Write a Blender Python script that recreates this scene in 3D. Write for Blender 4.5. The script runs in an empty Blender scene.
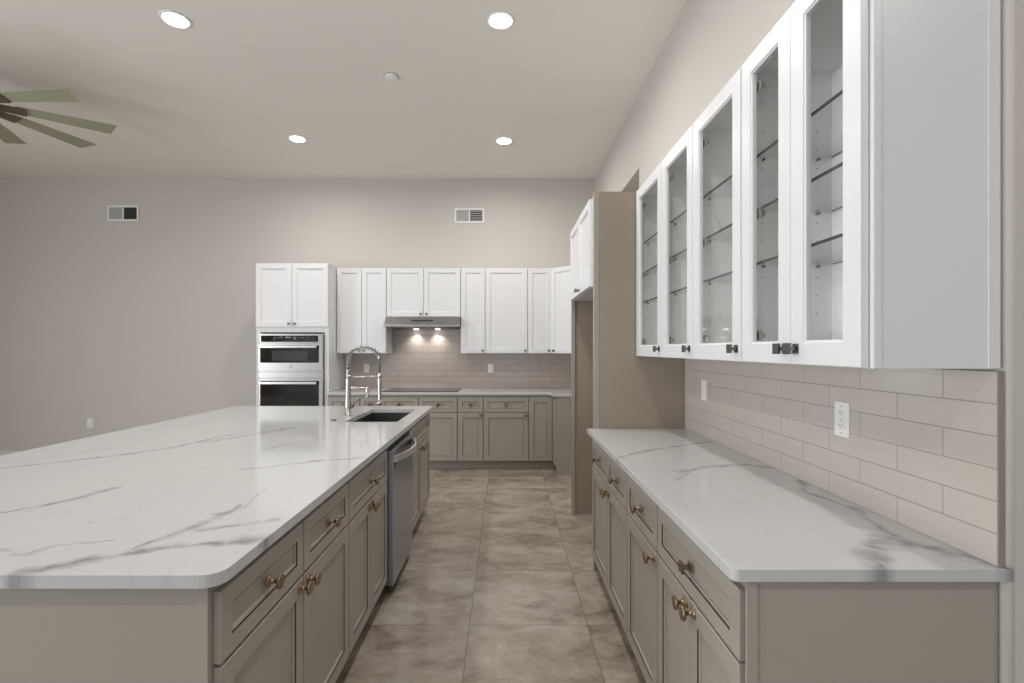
import bpy, bmesh, math, random
from mathutils import Vector, Matrix
PI = math.pi
random.seed(4)
S = bpy.context.scene
COL = S.collection

# ---------------------------------------------------------------- camera, world, exposure
CAMZ = 1.424
cam = bpy.data.cameras.new('camera')
cam.sensor_width = 36.0
cam.lens = 495 / 1024 * 36
cam.shift_x = 7.0 / 1024
cam.shift_y = 7.5 / 1024
cam.clip_start = 0.05
co = bpy.data.objects.new('camera', cam)
co.location = (0, 0, CAMZ)
co.rotation_euler = (PI / 2, 0, 0)
COL.objects.link(co)
S.camera = co
S.view_settings.view_transform = 'Standard'
S.view_settings.look = 'None'
S.view_settings.gamma = 1
S.view_settings.use_curve_mapping = False
S.view_settings.exposure = -0.12

w = bpy.data.worlds.new('world')
S.world = w
w.use_nodes = True
w.node_tree.nodes['Background'].inputs[0].default_value = (0.80, 0.90, 1.0, 1)
w.node_tree.nodes['Background'].inputs[1].default_value = 1.0

CEIL = 3.656
XW, YB = 1.165, 6.47          # right wall plane, back wall plane
XL, YR = -7.6, -4.2           # left wall and rear wall of the great room
XE = 4.2                      # right end of the space the right wall stops short of


def area(name, loc, rot, sx, sy, power, col=(1, 1, 1), shape='RECTANGLE', spread=PI):
    l = bpy.data.lights.new(name, 'AREA')
    l.shape = shape
    l.size = sx
    if shape in ('RECTANGLE', 'ELLIPSE'):
        l.size_y = sy
    l.energy = power
    l.color = col
    l.spread = spread
    o = bpy.data.objects.new(name, l)
    o.location = loc
    o.rotation_euler = rot
    COL.objects.link(o)
    return o


# soft fill lamps added at unseen openings of the rear and left walls
FILL_COL = (0.90, 0.96, 1.0)
area('fill_lamp', (-3.9, YR + 0.05, 1.35), (PI / 2, 0, PI), 4.4, 2.3, 125, FILL_COL)
area('fill_lamp', (1.3, YR + 0.05, 1.35), (PI / 2, 0, PI), 3.6, 2.3, 190, FILL_COL)
area('fill_lamp', (XL + 0.05, -0.9, 1.35), (PI / 2, 0, -PI / 2), 4.6, 2.3, 300, FILL_COL)


# ---------------------------------------------------------------- materials
def srgb(r, g, b):
    f = lambda c: (c / 255 / 12.92) if c / 255 <= 0.04045 else ((c / 255 + 0.055) / 1.055) ** 2.4
    return (f(r), f(g), f(b), 1)


def newmat(name):
    m = bpy.data.materials.new(name)
    m.use_nodes = True
    nt = m.node_tree
    return m, nt, nt.nodes['Principled BSDF']


def paint(name, col, rough=0.5, metal=0.0, noise=0.03, bump=0.0, scale=6.0, spec=0.5):
    m, nt, b = newmat(name)
    b.inputs['Roughness'].default_value = rough
    b.inputs['Metallic'].default_value = metal
    b.inputs['Specular IOR Level'].default_value = spec
    tc = nt.nodes.new('ShaderNodeTexCoord')
    n = nt.nodes.new('ShaderNodeTexNoise')
    n.inputs['Scale'].default_value = scale
    n.inputs['Detail'].default_value = 3
    nt.links.new(tc.outputs['Object'], n.inputs['Vector'])
    r = nt.nodes.new('ShaderNodeMapRange')
    r.inputs['To Min'].default_value = 1 - noise
    r.inputs['To Max'].default_value = 1 + noise
    nt.links.new(n.outputs['Fac'], r.inputs['Value'])
    mu = nt.nodes.new('ShaderNodeVectorMath')
    mu.operation = 'SCALE'
    mu.inputs[0].default_value = col[:3]
    nt.links.new(r.outputs['Result'], mu.inputs['Scale'])
    nt.links.new(mu.outputs['Vector'], b.inputs['Base Color'])
    if bump:
        n2 = nt.nodes.new('ShaderNodeTexNoise')
        n2.inputs['Scale'].default_value = 90
        nt.links.new(tc.outputs['Object'], n2.inputs['Vector'])
        bp = nt.nodes.new('ShaderNodeBump')
        bp.inputs['Strength'].default_value = bump
        bp.inputs['Distance'].default_value = 0.002
        nt.links.new(n2.outputs['Fac'], bp.inputs['Height'])
        nt.links.new(bp.outputs['Normal'], b.inputs['Normal'])
    return m


M = {}
M['wall'] = paint('wall paint', srgb(203, 197, 191), 0.7, bump=0.12, noise=0.012, scale=1.2, spec=0.25)
M['ceiling'] = paint('ceiling paint', srgb(238, 233, 227), 0.85, bump=0.15, noise=0.012, scale=1.0, spec=0.2)
M['white'] = paint('white lacquer', srgb(230, 230, 231), 0.32, noise=0.008)
M['white_in'] = paint('white cabinet interior', srgb(243, 243, 241), 0.35, noise=0.01)
M['taupe'] = paint('taupe lacquer', srgb(166, 159, 150), 0.36, noise=0.015)
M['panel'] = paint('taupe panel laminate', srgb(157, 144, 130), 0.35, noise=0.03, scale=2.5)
M['groove_shade'] = paint('painted groove shade', srgb(74, 66, 60), 0.6)  # shade line of the panel groove, put into the colour
M['kick'] = paint('toe kick', srgb(120, 113, 105), 0.6)
M['brass'] = paint('champagne bronze', srgb(150, 130, 106), 0.28, metal=1.0)
M['nickel'] = paint('dark nickel', srgb(120, 118, 116), 0.25, metal=1.0)
M['chrome'] = paint('chrome', srgb(196, 194, 190), 0.22, metal=1.0)
M['handle'] = paint('satin steel bar', srgb(228, 230, 232), 0.34, metal=0.85)
M['sink'] = paint('brushed sink steel', srgb(120, 120, 120), 0.33, metal=1.0)
M['black'] = paint('black glass', srgb(14, 14, 15), 0.06, noise=0.0)
M['dark'] = paint('dark gap', srgb(28, 27, 26), 0.6)
M['rubber'] = paint('black plastic', srgb(24, 24, 24), 0.45)
M['ledgrey'] = paint('panel marks', srgb(150, 155, 160), 0.4)
M['ovenwin'] = paint('oven window', srgb(58, 58, 58), 0.1)
M['plastic'] = paint('white plastic', srgb(238, 238, 236), 0.35, noise=0.0)
M['slot'] = paint('slot', srgb(60, 58, 56), 0.6)
M['ventgrey'] = paint('vent grey', srgb(176, 174, 174), 0.5)
M['ventdark'] = paint('vent dark', srgb(58, 60, 62), 0.6)
M['base'] = paint('white trim paint', srgb(222, 220, 216), 0.45, noise=0.0)
M['fanblade'] = paint('washed grey green wood', srgb(160, 158, 136), 0.6, noise=0.06, scale=3)
M['fanmetal'] = paint('weathered fan metal', srgb(110, 98, 88), 0.5, metal=0.4, noise=0.12, scale=20)
M['edge'] = paint('tile edge', srgb(150, 138, 132), 0.6, noise=0.08, scale=40)


def steel(name, col, rough=0.27, vertical=True):
    m, nt, b = newmat(name)
    b.inputs['Metallic'].default_value = 1.0
    tc = nt.nodes.new('ShaderNodeTexCoord')
    mp = nt.nodes.new('ShaderNodeMapping')
    mp.inputs['Scale'].default_value = (6, 6, 160)
    n = nt.nodes.new('ShaderNodeTexNoise')
    n.inputs['Scale'].default_value = 3
    nt.links.new(tc.outputs['Object'], mp.inputs['Vector'])
    nt.links.new(mp.outputs['Vector'], n.inputs['Vector'])
    r = nt.nodes.new('ShaderNodeMapRange')
    r.inputs['To Min'].default_value = rough - 0.05
    r.inputs['To Max'].default_value = rough + 0.08
    nt.links.new(n.outputs['Fac'], r.inputs['Value'])
    nt.links.new(r.outputs['Result'], b.inputs['Roughness'])
    b.inputs['Base Color'].default_value = col
    return m


M['steel'] = steel('stainless steel', srgb(168, 166, 164))
M['steel_blue'] = steel('dishwasher steel', srgb(178, 184, 192), 0.3)


def glass_mat():
    m, nt, b = newmat('clear glass')
    b.inputs['Base Color'].default_value = (0.93, 0.95, 0.95, 1)
    out = nt.nodes['Material Output']
    tr = nt.nodes.new('ShaderNodeBsdfTransparent')
    tr.inputs[0].default_value = (0.985, 0.99, 0.99, 1)
    gl = nt.nodes.new('ShaderNodeBsdfGlossy')
    gl.inputs['Roughness'].default_value = 0.02
    fr = nt.nodes.new('ShaderNodeFresnel')
    fr.inputs['IOR'].default_value = 1.45
    mx = nt.nodes.new('ShaderNodeMixShader')
    ge = nt.nodes.new('ShaderNodeNewGeometry')
    iv = nt.nodes.new('ShaderNodeMath'); iv.operation = 'SUBTRACT'; iv.inputs[0].default_value = 1
    nt.links.new(ge.outputs['Backfacing'], iv.inputs[1])
    ml = nt.nodes.new('ShaderNodeMath'); ml.operation = 'MULTIPLY'
    nt.links.new(fr.outputs[0], ml.inputs[0]); nt.links.new(iv.outputs[0], ml.inputs[1])
    nt.links.new(ml.outputs[0], mx.inputs[0])
    nt.links.new(tr.outputs[0], mx.inputs[1])
    nt.links.new(gl.outputs[0], mx.inputs[2])
    nt.links.new(mx.outputs[0], out.inputs['Surface'])
    return m


M['glass'] = glass_mat()
M['shelf_edge'] = paint('shelf glass edge', srgb(52, 58, 57), 0.2, noise=0)


def emit(name, col, s):
    m = bpy.data.materials.new(name)
    m.use_nodes = True
    nt = m.node_tree
    nt.nodes.clear()
    e = nt.nodes.new('ShaderNodeEmission')
    e.inputs[0].default_value = col
    e.inputs[1].default_value = s
    o = nt.nodes.new('ShaderNodeOutputMaterial')
    nt.links.new(e.outputs[0], o.inputs[0])
    return m


M['lamp'] = emit('lamp diffuser', (1, 0.97, 0.93, 1), 12)


def marble(name, veins, seed):
    """veins: list of (kind, points) in world floor-plan metres"""
    m, nt, b = newmat(name)
    N, L = nt.nodes.new, nt.links.new
    tc = N('ShaderNodeTexCoord')
    flat = N('ShaderNodeVectorMath'); flat.operation = 'MULTIPLY'
    flat.inputs[1].default_value = (1, 1, 0)
    L(tc.outputs['Object'], flat.inputs[0])

    def warp(src, scale, amt, detail):
        n = N('ShaderNodeTexNoise')
        n.inputs['Scale'].default_value = scale
        n.inputs['Detail'].default_value = detail
        L(src, n.inputs['Vector'])
        s = N('ShaderNodeVectorMath'); s.operation = 'SUBTRACT'
        s.inputs[1].default_value = (0.5, 0.5, 0.5)
        L(n.outputs['Color'], s.inputs[0])
        k = N('ShaderNodeVectorMath'); k.operation = 'MULTIPLY'
        k.inputs[1].default_value = (amt, amt, 0)
        L(s.outputs[0], k.inputs[0])
        a = N('ShaderNodeVectorMath'); a.operation = 'ADD'
        L(src, a.inputs[0]); L(k.outputs[0], a.inputs[1])
        return a.outputs[0]
    P = warp(flat.outputs[0], 3.2, 0.10, 4)
    P = warp(P, 12.0, 0.06, 8)
    # width modulation along the veins
    wn = N('ShaderNodeTexNoise'); wn.inputs['Scale'].default_value = 4.5; wn.inputs['Detail'].default_value = 3
    L(flat.outputs[0], wn.inputs['Vector'])
    wm = N('ShaderNodeMapRange'); wm.inputs['From Min'].default_value = 0.3; wm.inputs['From Max'].default_value = 0.7
    wm.inputs['To Min'].default_value = 0.35; wm.inputs['To Max'].default_value = 1.5
    L(wn.outputs['Fac'], wm.inputs['Value'])

    def math(op, a, c, clamp=False):
        n = N('ShaderNodeMath'); n.operation = op; n.use_clamp = clamp
        for i, v in enumerate((a, c)):
            if isinstance(v, (int, float)):
                n.inputs[i].default_value = v
            else:
                L(v, n.inputs[i])
        return n.outputs[0]
    acc = None
    W = {'w': (0.044, 1.0), 'm': (0.024, 0.85), 't': (0.010, 0.6)}
    for kind, pts in veins:
        wd, st = W[kind]
        for (x0, y0), (x1, y1) in zip(pts, pts[1:]):
            dx, dy = x1 - x0, y1 - y0
            l2 = dx * dx + dy * dy
            s = N('ShaderNodeVectorMath'); s.operation = 'SUBTRACT'
            s.inputs[1].default_value = (x0, y0, 0); L(P, s.inputs[0])
            d = N('ShaderNodeVectorMath'); d.operation = 'DOT_PRODUCT'
            d.inputs[1].default_value = (dx / l2, dy / l2, 0); L(s.outputs[0], d.inputs[0])
            t = math('ADD', d.outputs['Value'], 0.0, True)
            q = N('ShaderNodeVectorMath'); q.operation = 'SCALE'
            q.inputs[0].default_value = (dx, dy, 0); L(t, q.inputs['Scale'])
            e = N('ShaderNodeVectorMath'); e.operation = 'DISTANCE'
            L(s.outputs[0], e.inputs[0]); L(q.outputs[0], e.inputs[1])
            ww = math('MULTIPLY', wm.outputs[0], wd)
            r = math('DIVIDE', e.outputs['Value'], ww)
            v = math('SUBTRACT', 1.0, r, True)
            v = math('MULTIPLY', v, st * 1.25)
            acc = v if acc is None else math('MAXIMUM', acc, v)
    # mottling inside the veins
    fn = N('ShaderNodeTexNoise'); fn.inputs['Scale'].default_value = 18; fn.inputs['Detail'].default_value = 6
    L(P, fn.inputs['Vector'])
    fm = N('ShaderNodeMapRange'); fm.inputs['From Min'].default_value = 0.32; fm.inputs['From Max'].default_value = 0.62
    fm.inputs['To Min'].default_value = 0.18; fm.inputs['To Max'].default_value = 0.95
    L(fn.outputs['Fac'], fm.inputs['Value'])
    acc = math('MULTIPLY', acc, fm.outputs[0])
    # faint hairline veins everywhere
    hn = N('ShaderNodeTexNoise'); hn.inputs['Scale'].default_value = 1.6; hn.inputs['Detail'].default_value = 5
    hn.inputs['Distortion'].default_value = 0.6
    ofs = N('ShaderNodeVectorMath'); ofs.operation = 'ADD'; ofs.inputs[1].default_value = (seed, seed * 2.3, 0)
    L(P, ofs.inputs[0]); L(ofs.outputs[0], hn.inputs['Vector'])
    h = math('SUBTRACT', hn.outputs['Fac'], 0.5)
    h = math('ABSOLUTE', h, 0)
    h = math('DIVIDE', h, 0.006)
    h = math('SUBTRACT', 1.0, h, True)
    gm = N('ShaderNodeMapRange'); gm.inputs['From Min'].default_value = 0.45; gm.inputs['From Max'].default_value = 0.65
    gm.inputs['To Min'].default_value = 0.0; gm.inputs['To Max'].default_value = 0.30
    L(wn.outputs['Fac'], gm.inputs['Value'])
    h = math('MULTIPLY', h, gm.outputs[0])
    acc = math('MAXIMUM', acc, h)
    mx = N('ShaderNodeMix'); mx.data_type = 'RGBA'
    mx.inputs[6].default_value = srgb(200, 200, 200)
    mx.inputs[7].default_value = srgb(142, 142, 145)
    L(acc, mx.inputs[0])
    L(mx.outputs[2], b.inputs['Base Color'])
    b.inputs['Roughness'].default_value = 0.09
    b.inputs['Specular IOR Level'].default_value = 0.5
    return m


ISLV = [('w', [(-1.6, 0.98), (-1.3, 1.05), (-1.11, 1.08), (-1.10, 1.13), (-1.01, 1.20), (-0.94, 1.24), (-0.86, 1.29), (-0.60, 1.33)]),
        ('m', [(-0.95, 1.25), (-0.93, 1.36), (-0.89, 1.44), (-0.86, 1.61)]),
        ('m', [(-0.86, 1.40), (-0.78, 1.44), (-0.68, 1.49)]),
        ('t', [(-0.91, 1.51), (-0.83, 1.59), (-0.87, 1.80)]),
        ('m', [(-1.80, 1.40), (-1.57, 1.54), (-1.50, 1.61), (-1.46, 1.72), (-1.43, 1.84)]),
        ('m', [(-2.3, 2.0), (-2.02, 2.20), (-1.82, 2.43), (-1.72, 2.60), (-1.61, 3.01)]),
        ('m', [(-1.11, 2.09), (-0.83, 2.27), (-0.66, 2.32)]),
        ('t', [(-2.24, 2.20), (-2.01, 2.52)]), ('t', [(-1.23, 2.50), (-1.07, 2.87)]),
        ('t', [(-1.29, 1.27), (-1.19, 1.23), (-1.18, 1.29), (-1.05, 1.33)]),
        ('m', [(-1.65, 2.69), (-1.39, 3.20)]), ('t', [(-2.24, 3.12), (-2.00, 3.66)])]
RTV = [('m', [(0.50, 2.31), (0.78, 2.52), (1.17, 2.76)]),
       ('m', [(0.73, 2.07), (0.92, 2.16), (1.05, 2.20), (1.17, 2.10)]),
       ('m', [(1.17, 1.95), (1.07, 1.77), (1.11, 1.59), (1.08, 1.36)]),
       ('w', [(0.84, 1.13), (0.88, 1.22), (1.02, 1.33)]),
       ('w', [(1.02, 1.35), (1.10, 1.27), (1.17, 1.15)]),
       ('t', [(0.67, 1.93), (0.78, 2.09)])]
BKV = [('t', [(-1.9, 6.0), (-1.6, 6.3)]), ('m', [(0.1, 5.9), (0.7, 6.3)]), ('t', [(-0.4, 5.85), (-0.1, 6.4)])]
M['marble_island'] = marble('white quartz with grey veins', ISLV, 3.1)
M['marble_right'] = marble('white quartz side counter', RTV, 7.7)
M['marble_back'] = marble('white quartz back counter', BKV, 11.3)


def tile_wall(name, axis, u0, col1, col2, mortar, rough):
    m, nt, b = newmat(name)
    N, L = nt.nodes.new, nt.links.new
    tc = N('ShaderNodeTexCoord')
    sp = N('ShaderNodeSeparateXYZ'); L(tc.outputs['Object'], sp.inputs[0])
    cb = N('ShaderNodeCombineXYZ')
    au = N('ShaderNodeMath'); au.operation = 'ADD'; au.inputs[1].default_value = -u0
    L(sp.outputs[axis], au.inputs[0]); L(au.outputs[0], cb.inputs[0])
    av = N('ShaderNodeMath'); av.operation = 'ADD'; av.inputs[1].default_value = -0.914
    L(sp.outputs[2], av.inputs[0]); L(av.outputs[0], cb.inputs[1])
    br = N('ShaderNodeTexBrick')
    br.inputs['Scale'].default_value = 1
    br.inputs['Brick Width'].default_value = 0.3048
    br.inputs['Row Height'].default_value = 0.0762
    br.inputs['Mortar Size'].default_value = 0.0016
    br.inputs['Mortar Smooth'].default_value = 0.1
    br.inputs['Bias'].default_value = 0
    br.inputs['Color1'].default_value = col1
    br.inputs['Color2'].default_value = col2
    br.inputs['Mortar'].default_value = mortar
    L(cb.outputs[0], br.inputs['Vector'])
    L(br.outputs['Color'], b.inputs['Base Color'])
    rr = N('ShaderNodeMapRange'); rr.inputs['To Min'].default_value = rough; rr.inputs['To Max'].default_value = 0.8
    L(br.outputs['Fac'], rr.inputs['Value']); L(rr.outputs[0], b.inputs['Roughness'])
    inv = N('ShaderNodeMath'); inv.operation = 'SUBTRACT'; inv.inputs[0].default_value = 1
    L(br.outputs['Fac'], inv.inputs[1])
    ns = N('ShaderNodeTexNoise'); ns.inputs['Scale'].default_value = 9; L(tc.outputs['Object'], ns.inputs['Vector'])
    mu = N('ShaderNodeMath'); mu.operation = 'MULTIPLY_ADD'; mu.inputs[1].default_value = 0.5
    L(ns.outputs['Fac'], mu.inputs[0]); L(inv.outputs[0], mu.inputs[2])
    bp = N('ShaderNodeBump'); bp.inputs['Strength'].default_value = 0.5; bp.inputs['Distance'].default_value = 0.002
    L(mu.outputs[0], bp.inputs['Height']); L(bp.outputs[0], b.inputs['Normal'])
    return m


M['tile_right'] = tile_wall('glossy subway tile', 1, 1.4546 + 0.1524, srgb(199, 190, 182), srgb(201, 192, 184), srgb(160, 152, 145), 0.12)
M['tile_back'] = tile_wall('glossy subway tile back', 0, 0.0, srgb(182, 170, 161), srgb(186, 174, 165), srgb(140, 130, 122), 0.14)


def floor_mat():
    m, nt, b = newmat('concrete look porcelain tile')
    N, L = nt.nodes.new, nt.links.new
    tc = N('ShaderNodeTexCoord')
    mp = N('ShaderNodeMapping'); mp.inputs['Location'].default_value = (0.182, -2.554 + 0.627 * 20, 0)
    L(tc.outputs['Object'], mp.inputs['Vector'])
    br = N('ShaderNodeTexBrick'); br.offset = 0.0
    br.inputs['Scale'].default_value = 1
    br.inputs['Brick Width'].default_value = 0.607
    br.inputs['Row Height'].default_value = 0.627
    br.inputs['Mortar Size'].default_value = 0.0022
    br.inputs['Mortar Smooth'].default_value = 0.2
    br.inputs['Color1'].default_value = (0, 0, 0, 1)
    br.inputs['Color2'].default_value = (1, 1, 1, 1)
    L(mp.outputs[0], br.inputs['Vector'])
    # per tile offset of the cloud pattern
    sc = N('ShaderNodeVectorMath'); sc.operation = 'SCALE'; sc.inputs['Scale'].default_value = 7.0
    L(br.outputs['Color'], sc.inputs[0])
    ad = N('ShaderNodeVectorMath'); ad.operation = 'ADD'
    L(tc.outputs['Object'], ad.inputs[0]); L(sc.outputs[0], ad.inputs[1])
    st = N('ShaderNodeMapping'); st.inputs['Scale'].default_value = (1.0, 1.5, 1)
    L(ad.outputs[0], st.inputs['Vector'])
    n1 = N('ShaderNodeTexNoise'); n1.inputs['Scale'].default_value = 3.0; n1.inputs['Detail'].default_value = 12
    n1.inputs['Roughness'].default_value = 0.72; n1.inputs['Distortion'].default_value = 0.4
    L(st.outputs[0], n1.inputs['Vector'])
    cr = N('ShaderNodeValToRGB')
    cr.color_ramp.elements[0].position = 0.33; cr.color_ramp.elements[0].color = srgb(118, 106, 94)
    cr.color_ramp.elements[1].position = 0.68; cr.color_ramp.elements[1].color = srgb(184, 175, 164)
    e = cr.color_ramp.elements.new(0.5); e.color = srgb(158, 147, 135)
    L(n1.outputs['Fac'], cr.inputs[0])
    mx = N('ShaderNodeMix'); mx.data_type = 'RGBA'
    mx.inputs[7].default_value = srgb(118, 106, 96)
    L(cr.outputs[0], mx.inputs[6]); L(br.outputs['Fac'], mx.inputs[0])
    L(mx.outputs[2], b.inputs['Base Color'])
    n2 = N('ShaderNodeTexNoise'); n2.inputs['Scale'].default_value = 5; n2.inputs['Detail'].default_value = 5
    L(tc.outputs['Object'], n2.inputs['Vector'])
    rr = N('ShaderNodeMapRange'); rr.inputs['To Min'].default_value = 0.12; rr.inputs['To Max'].default_value = 0.26
    L(n2.outputs['Fac'], rr.inputs['Value']); L(rr.outputs[0], b.inputs['Roughness'])
    inv = N('ShaderNodeMath'); inv.operation = 'SUBTRACT'; inv.inputs[0].default_value = 1
    L(br.outputs['Fac'], inv.inputs[1])
    bp = N('ShaderNodeBump'); bp.inputs['Strength'].default_value = 0.4; bp.inputs['Distance'].default_value = 0.001
    L(inv.outputs[0], bp.inputs['Height']); L(bp.outputs[0], b.inputs['Normal'])
    return m


M['floor'] = floor_mat()


# ---------------------------------------------------------------- mesh helpers
def box(bm, x0, x1, y0, y1, z0, z1, mi=0):
    v = [bm.verts.new(p) for p in ((x0, y0, z0), (x1, y0, z0), (x1, y1, z0), (x0, y1, z0),
                                   (x0, y0, z1), (x1, y0, z1), (x1, y1, z1), (x0, y1, z1))]
    for f in ((0, 3, 2, 1), (4, 5, 6, 7), (0, 1, 5, 4), (1, 2, 6, 5), (2, 3, 7, 6), (3, 0, 4, 7)):
        bm.faces.new([v[i] for i in f]).material_index = mi


def lathe(bm, prof, axis='z', org=(0, 0, 0), n=20, mi=0):
    """prof: list of (radius, height along axis)"""
    rings = []
    for r, h in prof:
        ring = []
        for k in range(n):
            a = 2 * PI * k / n
            c, s = r * math.cos(a), r * math.sin(a)
            if axis == 'z':
                p = (org[0] + c, org[1] + s, org[2] + h)
            elif axis == 'y':
                p = (org[0] + c, org[1] + h, org[2] + s)
            else:
                p = (org[0] + h, org[1] + c, org[2] + s)
            ring.append(bm.verts.new(p))
        rings.append(ring)
    for a, b2 in zip(rings, rings[1:]):
        for k in range(n):
            f = bm.faces.new((a[k], a[(k + 1) % n], b2[(k + 1) % n], b2[k]))
            f.smooth = True
            f.material_index = mi
    for ring in (rings[0], rings[-1]):
        bm.faces.new(ring).material_index = mi


def tube(bm, pts, r, n=8, mi=0):
    pts = [Vector(p) for p in pts]
    rings = []
    up = Vector((0, 0, 1))
    prev = None
    for i, p in enumerate(pts):
        t = (pts[min(i + 1, len(pts) - 1)] - pts[max(i - 1, 0)]).normalized()
        if prev is None:
            a = t.cross(up)
            if a.length < 0.1:
                a = t.cross(Vector((0, 1, 0)))
        else:
            a = prev - t * prev.dot(t)
        a.normalize()
        prev = a
        b2 = t.cross(a)
        rr = r[i] if isinstance(r, (list, tuple)) else r
        rings.append([bm.verts.new(p + a * rr * math.cos(2 * PI * k / n) + b2 * rr * math.sin(2 * PI * k / n)) for k in range(n)])
    for a, b2 in zip(rings, rings[1:]):
        for k in range(n):
            f = bm.faces.new((a[k], a[(k + 1) % n], b2[(k + 1) % n], b2[k]))
            f.smooth = True
            f.material_index = mi
    for ring in (rings[0], rings[-1]):
        bm.faces.new(ring).material_index = mi


def obj(name, bm, mats, parent=None, loc=(0, 0, 0), bevel=0.0, seg=2):
    bmesh.ops.recalc_face_normals(bm, faces=bm.faces)
    me = bpy.data.meshes.new(name)
    bm.to_mesh(me)
    bm.free()
    for m in (mats if isinstance(mats, (list, tuple)) else [mats]):
        me.materials.append(M[m])
    o = bpy.data.objects.new(name, me)
    COL.objects.link(o)
    o.location = loc
    if parent:
        o.parent = parent
    if bevel:
        b = o.modifiers.new('bevel', 'BEVEL')
        b.width = bevel
        b.segments = seg
        b.limit_method = 'ANGLE'
        b.angle_limit = math.radians(40)
    return o


def boxobj(name, dims, mat, parent=None, bevel=0.0, loc=(0, 0, 0)):
    bm = bmesh.new()
    box(bm, *dims)
    return obj(name, bm, mat, parent, loc, bevel)


def tag(o, label, cat, group=None):
    o['label'] = label
    o['category'] = cat
    if group:
        o['group'] = group
    return o


def thing(name, label, cat, loc=(0, 0, 0), rz=0, group=None):
    o = bpy.data.objects.new(name, None)
    o.empty_display_size = 0.1
    COL.objects.link(o)
    o.location = loc
    o.rotation_euler = (0, 0, rz)
    return tag(o, label, cat, group)


def struct(name, bm, mat, bevel=0.0):
    o = obj(name, bm, mat, None, (0, 0, 0), bevel)
    o['kind'] = 'structure'
    return o


# ---------------------------------------------------------------- the room
bm = bmesh.new(); box(bm, XL - 0.2, XE + 0.2, YR - 0.2, YB + 0.2, -0.12, 0); struct('floor', bm, 'floor')
bm = bmesh.new(); box(bm, XL - 0.2, XE + 0.2, YR - 0.2, YB + 0.2, CEIL, CEIL + 0.12); struct('ceiling', bm, 'ceiling')
bm = bmesh.new(); box(bm, XL - 0.2, XE + 0.2, YB, YB + 0.2, 0, CEIL); struct('wall_back', bm, 'wall')
bm = bmesh.new()
box(bm, XL - 0.2, XL, YR - 0.2, -3.2, 0, CEIL); box(bm, XL - 0.2, XL, 1.4, YB, 0, CEIL); box(bm, XL - 0.2, XL, -3.2, 1.4, 2.5, CEIL)  # unseen opening added for the left fill lamp
struct('wall_left', bm, 'wall')
bm = bmesh.new(); box(bm, XE, XE + 0.2, YR - 0.2, YB, 0, CEIL); struct('wall_far_right', bm, 'wall')
# unseen rear wall with two wide openings added for the fill lamps
bm = bmesh.new()
for (a, b_) in ((XL, -6.2), (-1.6, -0.6), (3.2, XE)):
    box(bm, a, b_, YR - 0.2, YR, 0, CEIL)
box(bm, -6.2, -1.6, YR - 0.2, YR, 2.5, CEIL)
box(bm, -0.6, 3.2, YR - 0.2, YR, 2.5, CEIL)
struct('unseen_wall_rear', bm, 'wall')

# right wall: stops at the near end with a rounded corner; pantry opening beyond the refrigerator bay
NEAR, WT = 1.150, 0.16
bm = bmesh.new()
R = 0.02
prof = [(XW, 4.30), (XW, NEAR + R)]
for k in range(1, 7):
    a = PI + k * PI / 12
    prof.append((XW + R + R * math.cos(a), NEAR + R + R * math.sin(a)))
prof += [(XE, NEAR), (XE, NEAR + WT), (XW + WT, NEAR + WT), (XW + WT, 4.30)]
lo = [bm.verts.new((x, y, 0)) for x, y in prof]
hi = [bm.verts.new((x, y, CEIL)) for x, y in prof]
n = len(prof)
for k in range(n):
    f = bm.faces.new((lo[k], lo[(k + 1) % n], hi[(k + 1) % n], hi[k]))
    if 1 <= k <= 6:
        f.smooth = True
bm.faces.new(lo); bm.faces.new(hi)
box(bm, XW, XW + WT, 4.30, 5.40, 3.0, CEIL)
box(bm, XW, XW + WT, 5.40, YB, 0, CEIL)
struct('wall_right', bm, 'wall')
# small room behind the opening
bm = bmesh.new()
box(bm, XW + WT, 2.6, 4.10, 4.22, 0, CEIL)
box(bm, 2.6, 2.72, 4.10, YB, 0, CEIL)
struct('wall_pantry', bm, 'wall')
bm = bmesh.new(); box(bm, XL, -2.96, YB - 0.014, YB, 0, 0.083); box(bm, XL, -2.96, YB - 0.009, YB, 0.083, 0.09)
struct('baseboard_back', bm, 'base')
bm = bmesh.new(); box(bm, XL, XL + 0.014, 1.4, YB - 0.014, 0, 0.09)
struct('baseboard_left', bm, 'base')
bm = bmesh.new(); box(bm, XW + 0.03, XE, NEAR - 0.014, NEAR, 0, 0.09)
struct('baseboard_right', bm, 'base')


# ---------------------------------------------------------------- cabinet fronts
def rings_front(bm, w_, h, prof, groove_shade=None):
    """concentric rectangular profile from the outer edge inwards; prof = (inset, y); front looks to -y"""
    prev = None
    i_ = 0
    for ins, y in prof:
        r = [bm.verts.new(p) for p in ((ins, y, ins), (w_ - ins, y, ins), (w_ - ins, y, h - ins), (ins, y, h - ins))]
        if prev:
            for k in range(4):
                bm.faces.new((prev[k], prev[(k + 1) % 4], r[(k + 1) % 4], r[k]))
        else:
            first = r
        if prev:
            bm.faces.ensure_lookup_table()
            if groove_shade and groove_shade[0] <= i_ <= groove_shade[1]:
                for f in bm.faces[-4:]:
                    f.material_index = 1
        prev = r
        i_ += 1
    bm.faces.new(prev)
    bm.faces.new(first)


T = 0.02


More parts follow.
